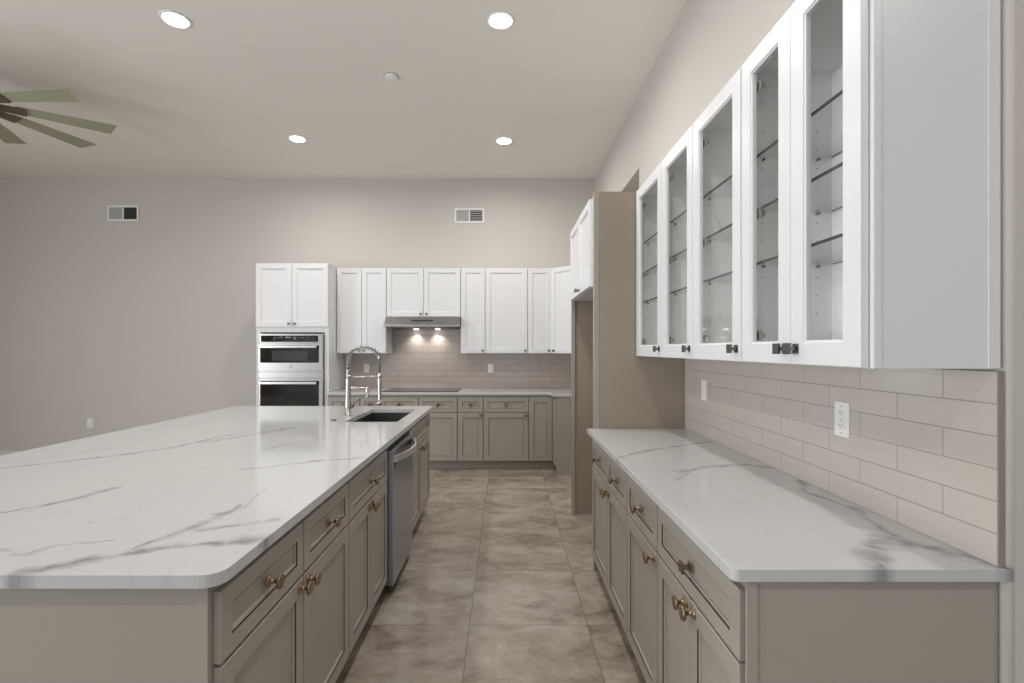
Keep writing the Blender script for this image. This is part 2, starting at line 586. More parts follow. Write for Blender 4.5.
def front(name, w_, h, mat, parent, x, z, fw, style, y0=0.0):
    g = 0.0015
    w_, h = w_ - 2 * g, h - 2 * g
    if style == 'shaker':
        prof = [(0, -0.001), (0, -T + .0015), (.0015, -T), (fw, -T), (fw + .001, -T + .006), (fw + .009, -T + .007), (fw + .010, -T + .010)]
    else:
        prof = [(0, -0.001), (0, -T + .002), (.002, -T), (fw, -T), (fw + .0003, -T + .010), (fw + .0034, -T + .010),
                (fw + .0038, -T + .003), (fw + .011, -T + .005), (fw + .012, -T + .0095)]
    bm = bmesh.new()
    rings_front(bm, w_, h, prof, (4, 6) if style == 'groove_shaded' else None)  # groove faces get the painted shade colour
    return obj(name, bm, [mat, 'groove_shade'] if style == 'groove_shaded' else mat, parent, (x + g, y0, z + g))


def knob_round(parent, x, z):
    bm = bmesh.new()
    lathe(bm, [(0.017, -T - .0002), (0.017, -T - .003), (.013, -T - .006), (.007, -T - .010), (.0055, -T - .018), (.007, -T - .024),
               (.017, -T - .028), (.0205, -T - .030), (.0215, -T - .034), (.019, -T - .038), (.0, -T - .039)][:-1], 'y', n=20)
    return obj('knob', bm, 'brass', parent, (x, 0, z))


def knob_square(parent, x, z, mat='nickel', s=1.0):
    bm = bmesh.new()
    box(bm, -.014 * s, .014 * s, -T - .003, -T - .0002, -.014 * s, .014 * s)
    box(bm, -.006 * s, .006 * s, -T - .022, -T - .003, -.006 * s, .006 * s)
    box(bm, -.016 * s, .016 * s, -T - .030, -T - .022, -.016 * s, .016 * s)
    return obj('knob', bm, mat, parent, (x, 0, z), 0.001)


KH, ZT = 0.105, 0.884
DRZ0, DRZ1 = 0.680, 0.853


def base_cabinet(label, loc, rz, w_, d, drawers, doors, drawer_knobs=None, name='base_cabinet', group=None,
                 square=False, doorz1=0.674, body_mat='taupe'):
    """drawers / doors: lists of (x0, x1, knob x or None) in local coordinates"""
    t = thing(name, label, 'cabinet', loc, rz, group)
    bm = bmesh.new()
    box(bm, 0, w_, 0, d, KH, ZT)
    box(bm, 0.0, w_, 0.07, d, 0.0, KH)
    obj('body', bm, body_mat, t)
    for x0, x1, kx in drawers:
        o = front('drawer', x1 - x0, DRZ1 - DRZ0, 'taupe', t, x0, DRZ0, 0.046, 'groove_shaded')
        for k in (kx if isinstance(kx, (list, tuple)) else [kx]):
            if k is not None:
                (knob_square(o, k - x0, (DRZ1 - DRZ0) / 2, 'brass') if square else knob_round(o, k - x0, (DRZ1 - DRZ0) / 2))
    for x0, x1, kx in doors:
        o = front('door', x1 - x0, doorz1 - 0.108, 'taupe', t, x0, 0.108, 0.055, 'groove_shaded')
        if kx is not None:
            knob_round(o, kx - x0, doorz1 - 0.108 - 0.03)
    return t


def upper_cabinet(label, loc, rz, w_, d, z0, z1, doors, group=None, kz=0.03):
    t = thing('wall_cabinet', label, 'cabinet', loc, rz, group)
    boxobj('body', (0, w_, 0, d, z0, z1), 'white', t, 0.001)
    for x0, x1, kx in doors:
        o = front('door', x1 - x0, z1 - z0 - 0.006, 'white', t, x0, z0 + 0.003, 0.055, 'shaker')
        if kx is not None:
            knob_square(o, kx - x0, kz, 'nickel', 0.75)
    return t


def outline_slab(name, pts, z0, z1, mat, holes=(), parent=None, bevel=0.003):
    bm = bmesh.new()
    def loop(ps):
        vs = [bm.verts.new((x, y, z1)) for x, y in ps]
        return [bm.edges.new((vs[k], vs[(k + 1) % len(vs)])) for k in range(len(vs))]
    es = loop(pts)
    for h in holes:
        es += loop(h)
    bmesh.ops.triangle_fill(bm, use_beauty=True, use_dissolve=False, edges=es, normal=(0, 0, 1))
    bmesh.ops.dissolve_limit(bm, angle_limit=0.01, verts=bm.verts, edges=[e for e in bm.edges if not e.is_boundary]) if not holes else None
    fs = list(bm.faces)
    r = bmesh.ops.extrude_face_region(bm, geom=fs)
    vs = [g for g in r['geom'] if isinstance(g, bmesh.types.BMVert)]
    bmesh.ops.translate(bm, verts=vs, vec=(0, 0, z0 - z1))
    return obj(name, bm, mat, parent, (0, 0, 0), bevel)


def rounded(x0, x1, y0, y1, r):
    """r: radii for corners (x0,y0),(x1,y0),(x1,y1),(x0,y1)"""
    out = []
    for (cx, cy, a0), rr in zip(((x0, y0, PI), (x1, y0, 1.5 * PI), (x1, y1, 0), (x0, y1, PI / 2)), r):
        sx = 1 if cx == x0 else -1
        sy = 1 if cy == y0 else -1
        if rr == 0:
            out.append((cx, cy)); continue
        for k in range(7):
            a = a0 + k * PI / 12
            out.append((cx + sx * rr + rr * math.cos(a), cy + sy * rr + rr * math.sin(a)))
    return out


# ---------------------------------------------------------------- island
IX1, IX0, IY0, IY1 = -0.644, -2.41, 1.115, 4.43
SX0, SX1, SY0, SY1 = -1.125, -0.755, 3.465, 4.20
hole = list(reversed(rounded(SX0, SX1, SY0, SY1, (.012,) * 4)))
o = outline_slab('island_countertop', rounded(IX0, IX1, IY0, IY1, (.04, .045, .008, .008)), ZT, 0.914, 'marble_island', [hole])
tag(o, 'large white grey-veined quartz worktop of the island with sink cut-out', 'countertop')

FX = -0.687     # carcass front plane of the island units, doors reach -0.667
ID = 0.60
base_cabinet('island base unit nearest the camera with two drawers over two doors, round bronze knobs',
             (FX, 1.161, 0), PI / 2, 0.958, ID,
             [(0.002, 0.477, 0.235), (0.483, 0.954, 0.719)], [(0.002, 0.477, 0.447), (0.483, 0.954, 0.514)])
base_cabinet('island base unit with one drawer over two narrow doors, immediately before the dishwasher',
             (FX, 2.120, 0), PI / 2, 0.690, ID,
             [(0.004, 0.684, 0.344)], [(0.004, 0.343, 0.315), (0.346, 0.684, 0.374)])
# sink base is hollow above so that the bowl has room
t = thing('sink_cabinet', 'island unit under the sink at the far end, past the dishwasher', 'cabinet', (FX, 3.445, 0), PI / 2)
bm = bmesh.new()
box(bm, 0, 0.95, 0, 0.03, KH, ZT)
box(bm, 0, 0.95, 0.03, ID, KH, 0.60)
box(bm, 0, 0.018, 0.03, ID, 0.60, ZT)
box(bm, 0.932, 0.95, 0.03, ID, 0.60, ZT)
box(bm, 0, 0.95, 0.07, ID, 0, KH)
obj('body', bm, 'taupe', t)
front('false_drawer', 0.94, DRZ1 - DRZ0, 'taupe', t, 0.005, DRZ0, 0.046, 'groove_shaded')
o = front('door', 0.468, 0.566, 'taupe', t, 0.005, 0.108, 0.055, 'groove_shaded'); knob_round(o, 0.435, 0.536)
o = front('door', 0.468, 0.566, 'taupe', t, 0.475, 0.108, 0.055, 'groove_shaded'); knob_round(o, 0.035, 0.536)

# end panel and back of the island
t = thing('end_panel', 'plain taupe end panel of the island facing the camera, under the overhang', 'panel', (0, 0, 0))
boxobj('panel_board', (-2.10, -0.712, 1.150, 1.1605, 0.0, ZT), 'taupe', t)
boxobj('stile', (-0.712, -0.688, 1.146, 1.1605, 0.0, ZT), 'taupe', t, 0.001)
t = thing('island_back_unit', 'taupe closed back half of the island below the worktop', 'cabinet', (0, 0, 0))
bm = bmesh.new()
box(bm, -2.10, -1.29, 1.172, 4.395, KH, ZT)
box(bm, -2.03, -1.29, 1.172, 4.395, 0, KH)
obj('body', bm, 'taupe', t)

# dishwasher
t = thing('dishwasher', 'stainless steel dishwasher with curved bar handle built into the island side', 'dishwasher', (-0.690, 2.822, 0), PI / 2)
DW = 0.602
boxobj('tub', (0.0, DW, 0.0, 0.55, 0.10, 0.868), 'rubber', t)
bm = bmesh.new()
box(bm, 0.004, DW - 0.004, -0.052, 0.0, 0.069, 0.845)
obj('door', bm, 'steel_blue', t, bevel=0.003)
boxobj('pocket', (0.03, DW - 0.03, -0.0535, -0.052, 0.745, 0.820), 'nickel', t, 0.0)
bm = bmesh.new()
N_ = 18
for k in range(N_):
    u0, u1 = k / N_, (k + 1) / N_
    for_ = []
    def hp(u):
        return 0.02 + u * (DW - 0.04), -0.062 - 0.058 * math.sin(PI * u) ** 0.8
    (xa, ya), (xb, yb) = hp(u0), hp(u1)
    q = [(xa, ya, .775), (xb, yb, .775), (xb, yb, .812), (xa, ya, .812),
         (xa, ya + .012, .775), (xb, yb + .012, .775), (xb, yb + .012, .812), (xa, ya + .012, .812)]
    v = [bm.verts.new(p) for p in q]
    for f in ((0, 1, 2, 3), (4, 7, 6, 5), (0, 4, 5, 1), (3, 2, 6, 7)):
        bm.faces.new([v[i] for i in f])
bmesh.ops.remove_doubles(bm, verts=bm.verts, dist=1e-5)
bmesh.ops.holes_fill(bm, edges=[e for e in bm.edges if e.is_boundary])
box(bm, 0.012, 0.034, -0.074, -0.0515, .775, .812)
box(bm, DW - 0.034, DW - 0.012, -0.074, -0.0515, .775, .812)
obj('handle', bm, 'handle', t)
boxobj('toe_plate', (0.0, DW, 0.04, 0.06, 0.0, 0.10), 'rubber', t)

# undermount sink
bm = bmesh.new()
z0, z1 = 0.70, ZT - 0.0005
a, b_, c, d = SX0 - .004, SX1 + .004, SY0 - .004, SY1 + .004
th = 0.004
box(bm, a, b_, c, d, z0, z0 + th)
box(bm, a - th, a, c - th, d + th, z0, z1)
box(bm, b_, b_ + th, c - th, d + th, z0, z1)
box(bm, a, b_, c - th, c, z0, z1)
box(bm, a, b_, d, d + th, z0, z1)
t = thing('sink', 'undermount stainless steel sink bowl set in the island worktop', 'sink', (0, 0, 0))
obj('bowl', bm, 'sink', t)
bm = bmesh.new()
lathe(bm, [(0.045, 0), (0.045, 0.003), (0.03, 0.004), (0.028, 0.001)], 'z', ((a + b_) / 2, (c + d) / 2, z0 + th), 24)
obj('drain', bm, 'chrome', t)
bm = bmesh.new(); lathe(bm, [(0.02, 0), (0.02, 0.006), (0.016, 0.009)], 'z', (-1.22, 3.52, 0.9142), 20)
tag(obj('air_switch', bm, 'nickel'), 'small round metal button in the island worktop left of the sink', 'button')

# spring faucet
FXP, FYP = -1.195, 3.77
t = thing('faucet', 'tall chrome spring-neck pull-down faucet beside the island sink', 'faucet', (FXP, FYP, 0.9142))
bm = bmesh.new()
lathe(bm, [(0.029, 0), (0.029, 0.006), (0.0235, 0.010), (0.022, 0.10), (0.018, 0.24), (0.0145, 0.34), (0.0155, 0.345), (0.0155, 0.36), (0.011, 0.325), (0.011, 0.38)], 'z', n=24)
obj('column', bm, 'chrome', t)
AX = 0.240
top, rad = 0.437, AX / 2


def neck(u):
    """0..1 along vertical start + arc"""
    Lv, La = 0.075, PI * rad * 0.86
    s = u * (Lv + La)
    if s < Lv:
        return Vector((0, 0, 0.375 + s - 0.01)), Vector((0, 0, 1))
    a = (s - Lv) / (rad * 0.86)
    return Vector((rad - rad * math.cos(a), 0, 0.375 + Lv - 0.01 + 0.082 * math.sin(a))), Vector((math.sin(a), 0, 0.68 * math.cos(a))).normalized()


bm = bmesh.new()
tube(bm, [neck(k / 40)[0] for k in range(41)], 0.0065, 8)
tube(bm, [(AX, 0, .44), (AX, 0, .40), (AX + .001, 0, .33)], 0.0065, 8)
obj('hose', bm, 'nickel', t)
bm = bmesh.new()
turns, per = 17, 12
pts = []
for k in range(turns * per + 1):
    p, tg = neck(k / (turns * per))
    a = 2 * PI * k / per
    side = Vector((0, 1, 0))
    nn = tg.cross(side)
    pts.append(p + side * 0.018 * math.cos(a) + nn * 0.018 * math.sin(a))
tube(bm, pts, 0.0030, 5)
obj('spring', bm, 'chrome', t)
bm = bmesh.new()
lathe(bm, [(0.012, 0.43), (0.014, 0.435), (0.014, 0.452), (0.011, 0.458)], 'z', (AX, 0, 0), 16)
lathe(bm, [(0.010, 0.325), (0.014, 0.32), (0.0155, 0.27), (0.014, 0.20), (0.012, 0.13), (0.013, 0.115), (0.0225, 0.105), (0.0225, 0.088), (0.018, 0.085)], 'z', (AX, 0, 0), 20)
obj('spray_head', bm, 'chrome', t)
bm = bmesh.new()
tube(bm, [(0, 0, .297), (AX, 0, .300)], 0.0045, 8)
lathe(bm, [(0.0175, .286), (0.0175, .312)], 'z', (0, 0, 0), 16)
lathe(bm, [(0.0185, .288), (0.0185, .314)], 'z', (AX, 0, 0), 16)
obj('holder_arm', bm, 'chrome', t)
bm = bmesh.new()
tube(bm, [(0, 0, .214), (.06, 0, .214), (.155, 0, .208)], 0.0095, 12)
lathe(bm, [(0.0125, .222), (0.0125, .20), (0.011, .15), (0.0135, .148), (0.0135, .138)], 'z', (.145, 0, 0), 16)
obj('spout', bm, 'chrome', t)
bm = bmesh.new()
tube(bm, [(0.015, 0, .075), (.042, -.004, .075)], 0.0135, 14)
tube(bm, [(.038, -.004, .078), (.092, -.01, .142)], [0.0045, .0032], 8)
obj('lever', bm, 'nickel', t)

# ---------------------------------------------------------------- right-hand counter run
CX = 0.576      # carcass front plane; doors at 0.556
RD = XW - CX - 0.002
RY = 3.175
base_cabinet('far unit of the right-hand run, two drawers and two doors beside the tall panel',
             (CX, RY - 0.01, 0), -PI / 2, 0.905, RD,
             [(0.012, 0.478, 0.225), (0.484, 0.900, 0.69)], [(0.012, 0.478, 0.450), (0.484, 0.900, 0.512)])
base_cabinet('narrow middle unit of the right-hand run with one drawer over one door',
             (CX, RY - 0.916, 0), -PI / 2, 0.450, RD,
             [(0.004, 0.446, 0.225)], [(0.004, 0.446, 0.412)])
base_cabinet('near unit of the right-hand run, wide drawer with a square knob over two doors',
             (CX, RY - 1.367, 0), -PI / 2, 0.640, RD,
             [(0.004, 0.632, 0.318)], [(0.004, 0.316, 0.286), (0.319, 0.632, 0.349)], square=True)
t = thing('end_panel', 'plain taupe end panel of the right-hand counter facing the camera', 'panel', (0, 0, 0))
boxobj('stile', (0.566, 0.592, 1.1585, 1.167, 0.0, ZT), 'taupe', t, 0.001)
boxobj('panel_board', (0.592, 1.150, 1.1620, 1.167, 0.0, ZT), 'taupe', t)
o = outline_slab('side_countertop', [(0.526, 3.174)] + rounded(0.526, 1.1755, 1.1455, 1.17, (.018, .002, 0, 0))[:14] +
                 [(1.1755, 1.1495), (1.1645, 1.1495), (1.1645, 3.174)], ZT, 0.914, 'marble_right')
tag(o, 'narrower white quartz worktop along the right-hand tiled wall', 'countertop')
# backsplash
o = boxobj('side_backsplash', (1.152, 1.1648, 1.159, 3.173, 0.9142, 1.372), 'tile_right')
tag(o, 'glossy beige subway tile backsplash above the right-hand worktop', 'backsplash')
o['kind'] = 'structure'
o = boxobj('trim_1', (1.1522, 1.1648, 1.1555, 1.1588, 0.9142, 1.372), 'edge')
o['kind'] = 'structure'


def outlet(name, label, loc, rz, kind='duplex'):
    t = thing(name, label, 'outlet' if kind != 'rocker' else 'switch', loc, rz)
    boxobj('cover_plate', (-.036, .036, -.006, 0, -.059, .059), 'plastic', t, 0.002)
    if kind == 'duplex':
        for z in (-.022, .022):
            bm = bmesh.new()
            lathe(bm, [(.016, -.0061), (.016, -.0085)], 'y', (0, 0, z), 20)
            rc = obj('receptacle', bm, 'plastic', t)
            bm = bmesh.new()
            for sx in (-.006, .006):
                box(bm, sx - .001, sx + .001, -.0092, -.0086, z - .001, z + .008)
            lathe(bm, [(.0022, -.0086), (.0022, -.0092)], 'y', (0, 0, z - .008), 10)
            obj('slots', bm, 'slot', rc)
        for z in (-.046, 0, .046):
            bm = bmesh.new()
            lathe(bm, [(.003, -.0061), (.002, -.0075)], 'y', (0, 0, z), 10)
            obj('screw', bm, 'ventgrey', t)
    else:
        boxobj('rocker', (-.0165, .0165, -.009, -.0061, -.033, .033), 'plastic', t, 0.001)
    return t


outlet('outlet', 'white duplex outlet on the beige tiles, nearer of the two over the right-hand worktop', (1.1518, 1.687, 1.184), -PI / 2)
outlet('outlet', 'white outlet on beige tiles close to the tall panel, farther one on right-hand wall', (1.1518, 2.856, 1.187), -PI / 2, 'decor')
outlet('outlet', 'white outlet on the back tiles seen through the faucet arch', (-1.805, YB - .0122, 1.173), 0, 'decor')
outlet('outlet', 'white outlet on the back tiles to the right of the cooktop', (-.185, YB - .0122, 1.173), 0, 'decor')
outlet('outlet', 'white outlet low on the bare back wall at far left', (-5.42, YB - .0002, .457), 0)

# ---------------------------------------------------------------- glass-front wall cabinets on the right
UX, UD = 0.862, XW - 0.862 - 0.006
UZ0, UZ1 = 1.378, 2.428
KICKZ = 0.045


def glass_cabinet(label, ynear, yfar, doors, near_end=False, group=None):
    """local x runs from the far end towards the camera"""
    w_ = yfar - ynear
    t = thing('glass_cabinet', label, 'cabinet', (UX, yfar, 0), -PI / 2, group)
    th = 0.018
    bm = bmesh.new()
    box(bm, 0, w_, 0, UD, UZ0, UZ0 + th)
    box(bm, 0, w_, 0, UD, UZ1 - .035, UZ1)
    box(bm, 0, th, 0, UD, UZ0 + th, UZ1 - .035)
    box(bm, w_ - th, w_, 0, UD, UZ0 + th, UZ1 - .035)
    box(bm, th, w_ - th, UD - .008, UD, UZ0 + th, UZ1 - .035)
    obj('body', bm, 'white_in', t)
    if near_end:
        boxobj('side_skin', (w_ + .0003, w_ + .005, 0, UD, UZ0, UZ1), 'white', t)
        bm = bmesh.new()
        box(bm, w_ + .0053, w_ + .007, 0.0, 0.018, UZ0, UZ1)
        box(bm, w_ + .0053, w_ + .0075, UD - 0.030, UD - .002, UZ0, UZ1)
        obj('edge_strip', bm, 'white', t, bevel=.0015)
    for sx, d_ in ((th, 1), (w_ - th, -1)):
        for yy in (.045, UD - .06):
            bm = bmesh.new()
            for k in range(11):
                z = UZ0 + .17 + k * .064
                box(bm, min(sx, sx + .0005 * d_), max(sx, sx + .0005 * d_), yy - .0018, yy + .0018, z - .0018, z + .0018)
            obj('pin_hole_row', bm, 'slot', t)['kind'] = 'stuff'
    for z in (1.719, 1.905, 2.094):
        bm = bmesh.new()
        box(bm, th + .003, w_ - th - .003, .022, UD - .012, z, z + .006)
        box(bm, th + .003, w_ - th - .003, .0185, .022, z - .001, z + .0075, 1)
        box(bm, th + .003, w_ - th - .003, UD - .012, UD - .0105, z + .001, z + .005, 1)
        sh = obj('shelf', bm, ['glass', 'shelf_edge'], t)
        for sx in (th + .007, w_ - th - .007):
            for yy in (.045, UD - .06):
                bm = bmesh.new()
                lathe(bm, [(.0045, -.006), (.0045, .006)], 'x', (sx, yy, z - .0056), 10)
                obj('shelf_pin', bm, 'nickel', sh)
    h = UZ1 - UZ0
    fw = .068
    for x0, x1, kx, hx in doors:
        g = .0015
        dw = x1 - x0 - 2 * g
        bm = bmesh.new()
        pr = [(0, -.001), (0, -T + .0015), (.0015, -T), (fw - .007, -T), (fw - .006, -T + .004), (fw, -T + .005), (fw, -.001)]
        prev = None
        rs = []
        for ins, y in pr:
            rs.append([bm.verts.new(p) for p in ((ins, y, ins), (dw - ins, y, ins), (dw - ins, y, h - ins), (ins, y, h - ins))])
        for p_, q_ in zip(rs, rs[1:] + rs[:1]):
            for k in range(4):
                bm.faces.new((p_[k], p_[(k + 1) % 4], q_[(k + 1) % 4], q_[k]))
        dr = obj('door', bm, 'white', t, (x0 + g, -.003, UZ0 + .002))
        boxobj('glass_pane', (fw, dw - fw, -.009, -.006, fw, h - fw), 'glass', dr)
        knob_square(dr, kx - x0, KICKZ, 'nickel')
        for hz in (.09, h / 2 - .02, h - .11):
            bm = bmesh.new()
            s = 1 if hx < (x0 + x1) / 2 else -1
            hx_ = (fw - .030 if s > 0 else dw - fw + .030)
            box(bm, min(hx_, hx_ + s * .055), max(hx_, hx_ + s * .05), .004, .010, hz - .016, hz + .016)
            box(bm, min(hx_ + s * .032, hx_ + s * .05), max(hx_ + s * .032, hx_ + s * .046), .010, .022, hz - .008, hz + .008)
            lathe(bm, [(.004, .003), (.004, .0)], 'y', (hx_ + s * .045, .001, hz + .01), 10)
            obj('hinge', bm, 'chrome', dr)
    return t


Y5 = [1.163, 1.457, 1.762, 2.219, 2.66, 3.168]
glass_cabinet('wide glass-front white wall cabinet with two doors, nearest the camera', Y5[0], Y5[2],
              [(0.004, Y5[2] - Y5[1], Y5[2] - Y5[1] - .028, 0), (Y5[2] - Y5[1], Y5[2] - Y5[0] - .004, Y5[2] - Y5[1] + .028, 9)], True)
for a, b_, lab in ((Y5[2], Y5[3], 'single-door glass-front wall cabinet immediately past the two-door one'),
                   (Y5[3], Y5[4], 'middle single-door glass-front wall cabinet, between two similar ones'),
                   (Y5[4], Y5[5], 'farthest glass-front white wall cabinet, touching the tall taupe panel')):
    w_ = b_ - a
    glass_cabinet(lab, a + .0006, b_ - .0006, [(0.002, w_ - .003, w_ - .036, 0)])

# ---------------------------------------------------------------- refrigerator bay
t = thing('tall_panel', 'tall taupe refrigerator side panel standing at the end of the right-hand counter', 'panel', (0, 0, 0))
boxobj('panel_board', (0.603, XW - .002, 3.178, 3.200, 0, 2.435), 'panel', t)
boxobj('front_stile', (0.571, 0.603, 3.174 + .002, 3.210, 0, 2.435), 'taupe', t, 0.001)
t = thing('tall_panel', 'tall taupe panel on the far side of the empty refrigerator bay', 'panel', (0, 0, 0))
boxobj('panel_board', (0.604, XW - .002, 4.275, 4.296, 0, 2.42), 'panel', t)
boxobj('front_stile', (0.574, 0.604, 4.262, 4.296, 0, 2.42), 'taupe', t, 0.001)
t = thing('wall_cabinet', 'white two-door cabinet above the empty refrigerator bay', 'cabinet', (0.580, 4.258, 0), -PI / 2)
boxobj('body', (0, 1.040, 0, XW - .582, 1.835, 2.425), 'white', t)
o = front('door', .485, .585, 'white', t, .004, 1.837, .055, 'shaker'); knob_square(o, .455, .03, 'nickel', .75)
o = front('door', .485, .585, 'white', t, .491, 1.837, .055, 'shaker'); knob_square(o, .03, .03, 'nickel', .75)

# ---------------------------------------------------------------- back wall run
BY = 5.842      # carcass front plane, doors at 5.822
BD = YB - BY - 0.002
base_cabinet('left-hand base unit of the back run beside the oven tower, one drawer over one door', (-2.088, BY, 0), 0, 0.381, BD,
             [(.004, .377, .19)], [(.004, .377, .34)])
base_cabinet('very narrow base unit of the back run left of the cooktop unit', (-1.706, BY, 0), 0, 0.235, BD,
             [(.003, .232, .117)], [(.003, .232, .20)])
base_cabinet('base unit directly beneath the black cooktop with two drawers over two doors', (-1.470, BY, 0), 0, 0.909, BD,
             [(.004, .450, .225), (.456, .905, .68)], [(.004, .450, .42), (.456, .905, .49)])
base_cabinet('slim base unit just right of the cooktop unit on the back wall', (-.560, BY, 0), 0, 0.304, BD,
             [(.004, .300, .152)], [(.004, .300, .275)])
base_cabinet('broad base unit of the back run below the right-hand outlet, one drawer and one door', (-.255, BY, 0), 0, 0.533, BD,
             [(.004, .529, .266)], [(.004, .529, .50)])
# corner unit with folding door
t = thing('corner_cabinet', 'L-shaped corner base unit with folding door where back run turns right', 'cabinet', (0, 0, 0))
bm = bmesh.new()
box(bm, .279, XW - .002, BY, YB - .002, KH, ZT)
box(bm, .575, XW - .002, 5.600, BY, KH, ZT)
box(bm, .279, XW - .002, BY + .07, YB - .002, 0, KH)
box(bm, .645, XW - .002, 5.600, BY + .07, 0, KH)
obj('body', bm, 'taupe', t)
front('door', .272, .748, 'taupe', t, .281, .108, .055, 'groove_shaded', BY)
o = front('door', .238, .748, 'taupe', t, 0, .108, .055, 'groove_shaded')
o.location = (.575, BY - .003, .108); o.rotation_euler = (0, 0, -PI / 2)
bm = bmesh.new(); box(bm, .578, XW - .002, 5.590, 5.5996, 0, ZT)
o2 = obj('end_board', bm, 'taupe', t)

pts = [(-2.089, 5.808), (.500, 5.808), (.535, 5.775), (.535, 5.572), (1.163, 5.572), (1.163, YB - .0005), (-2.089, YB - .0005)]
o = outline_slab('back_countertop', pts, ZT, .914, 'marble_back')
tag(o, 'white L-shaped quartz worktop along the back wall holding the cooktop', 'countertop')
o = boxobj('back_backsplash', (-2.089, XW - .0005, YB - .012, YB - .0003, .9142, 1.372), 'tile_back')
tag(o, 'taupe subway tile backsplash along the back wall', 'backsplash'); o['kind'] = 'structure'
o = boxobj('hood_backsplash', (-1.470, -.552, YB - .012, YB - .0003, 1.3722, 1.70), 'tile_back')
tag(o, 'taupe subway tiles between the range hood and the cooktop', 'backsplash'); o['kind'] = 'structure'
# cooktop
t = thing('cooktop', 'black glass electric cooktop set flat in the back worktop', 'cooktop', (-1.015, 6.14, .9142))
boxobj('glass_top', (-.457, .457, -.26, .25, 0, .006), 'black', t, 0.002)
bm = bmesh.new()
for x, y, r in ((-.27, -.11, .09), (-.27, .12, .11), (.02, 0, .12), (.29, -.11, .11), (.29, .13, .08)):
    for k in range(28):
        a0, a1 = 2 * PI * k / 28, 2 * PI * (k + 1) / 28
        vs = [bm.verts.new((x + rr * math.cos(a), y + rr * math.sin(a), .0064)) for rr, a in ((r, a0), (r + .003, a0), (r + .003, a1), (r, a1))]
        bm.faces.new(vs)
obj('burner_rings', bm, 'slot', t)

# wall cabinets, back wall
WY = 6.150      # carcass front; doors 6.13
WD = YB - WY - .001
B0 = 1.370
upper_cabinet('tall white two-door wall cabinet between the oven tower and the hood', (-2.087, WY, 0), 0, .616, WD, B0, UZ1,
              [(.003, .310, .283), (.313, .613, .34)])
upper_cabinet('short white two-door cabinet above the range hood', (-1.470, WY, 0), 0, .920, WD, 1.822, UZ1,
              [(.003, .460, .425), (.463, .917, .498)])
upper_cabinet('slim white wall cabinet right beside the range hood', (-.549, WY, 0), 0, .303, WD, B0, UZ1, [(.003, .300, .272)])
upper_cabinet('wide single-door white wall cabinet right of the slim one', (-.245, WY, 0), 0, .524, WD, B0, UZ1, [(.003, .521, .493)])
upper_cabinet('narrow white wall cabinet left of the angled corner cabinet', (.280, WY, 0), 0, .300, WD, B0, UZ1, [(.003, .297, .258)])
# diagonal corner cabinet
t = thing('corner_wall_cabinet', 'white wall cabinet with an angled door in the back right corner', 'cabinet', (0, 0, 0))
bm = bmesh.new()
ps = [(.581, WY - .004), (.869, 5.862), (1.164, 5.862), (1.164, YB - .001), (.581, YB - .001)]
lo = [bm.verts.new((x, y, B0)) for x, y in ps]; hi = [bm.verts.new((x, y, UZ1)) for x, y in ps]
for k in range(5):
    bm.faces.new((lo[k], lo[(k + 1) % 5], hi[(k + 1) % 5], hi[k]))
bm.faces.new(lo); bm.faces.new(hi)
obj('body', bm, 'white', t)
o = front('door', .395, UZ1 - B0 - .006, 'white', t, 0, 0, .055, 'shaker')
o.location = (.584, WY - .009, B0 + .003); o.rotation_euler = (0, 0, -PI / 4)
knob_square(o, .05, .03, 'nickel', .75)

# range hood
t = thing('range_hood', 'slim stainless steel under-cabinet range hood over the cooktop', 'range hood', (0, 0, 0))
bm = bmesh.new()
hx0, hx1 = -1.466, -.553
sec = [(YB - .002 - .011, 1.705), (6.02, 1.690), (5.985, 1.702), (5.985, 1.715), (6.085, 1.820), (YB - .013, 1.820)]
L_ = [bm.verts.new((hx0, y, z)) for y, z in sec]; R_ = [bm.verts.new((hx1, y, z)) for y, z in sec]
for k in range(len(sec)):
    bm.faces.new((L_[k], L_[(k + 1) % 6], R_[(k + 1) % 6], R_[k]))
bm.faces.new(L_); bm.faces.new(R_)
obj('canopy', bm, 'steel', t, bevel=.002)
boxobj('front_lip', (hx0 - .002, hx1 + .002, 5.968, 5.9845, 1.693, 1.715), 'chrome', t, .004)
bm = bmesh.new(); box(bm, hx0 + .06, hx1 - .06, 6.06, 6.43, 1.682, 1.688)
obj('filter', bm, 'nickel', t)
bm = bmesh.new()
box(bm, -1.14, -.88, 6.012, 6.018, 1.765, 1.775)
o = obj('control_strip', bm, 'rubber', t); o.location = (0, 0.015, 0.002)
for x in (-1.145, -.87):
    bm = bmesh.new(); lathe(bm, [(.03, 1.676), (.03, 1.681)], 'z', (x, 6.385, 0), 20)
    obj('hood_light', bm, 'lamp', t)
    l = bpy.data.lights.new('hood_lamp', 'SPOT'); l.energy = 7; l.spot_size = math.radians(120); l.spot_blend = .8
    l.shadow_soft_size = .03; l.color = (1, .97, .92)
    lo_ = bpy.data.objects.new('hood_lamp', l); lo_.location = (x, 6.385, 1.668); COL.objects.link(lo_); lo_.parent = t

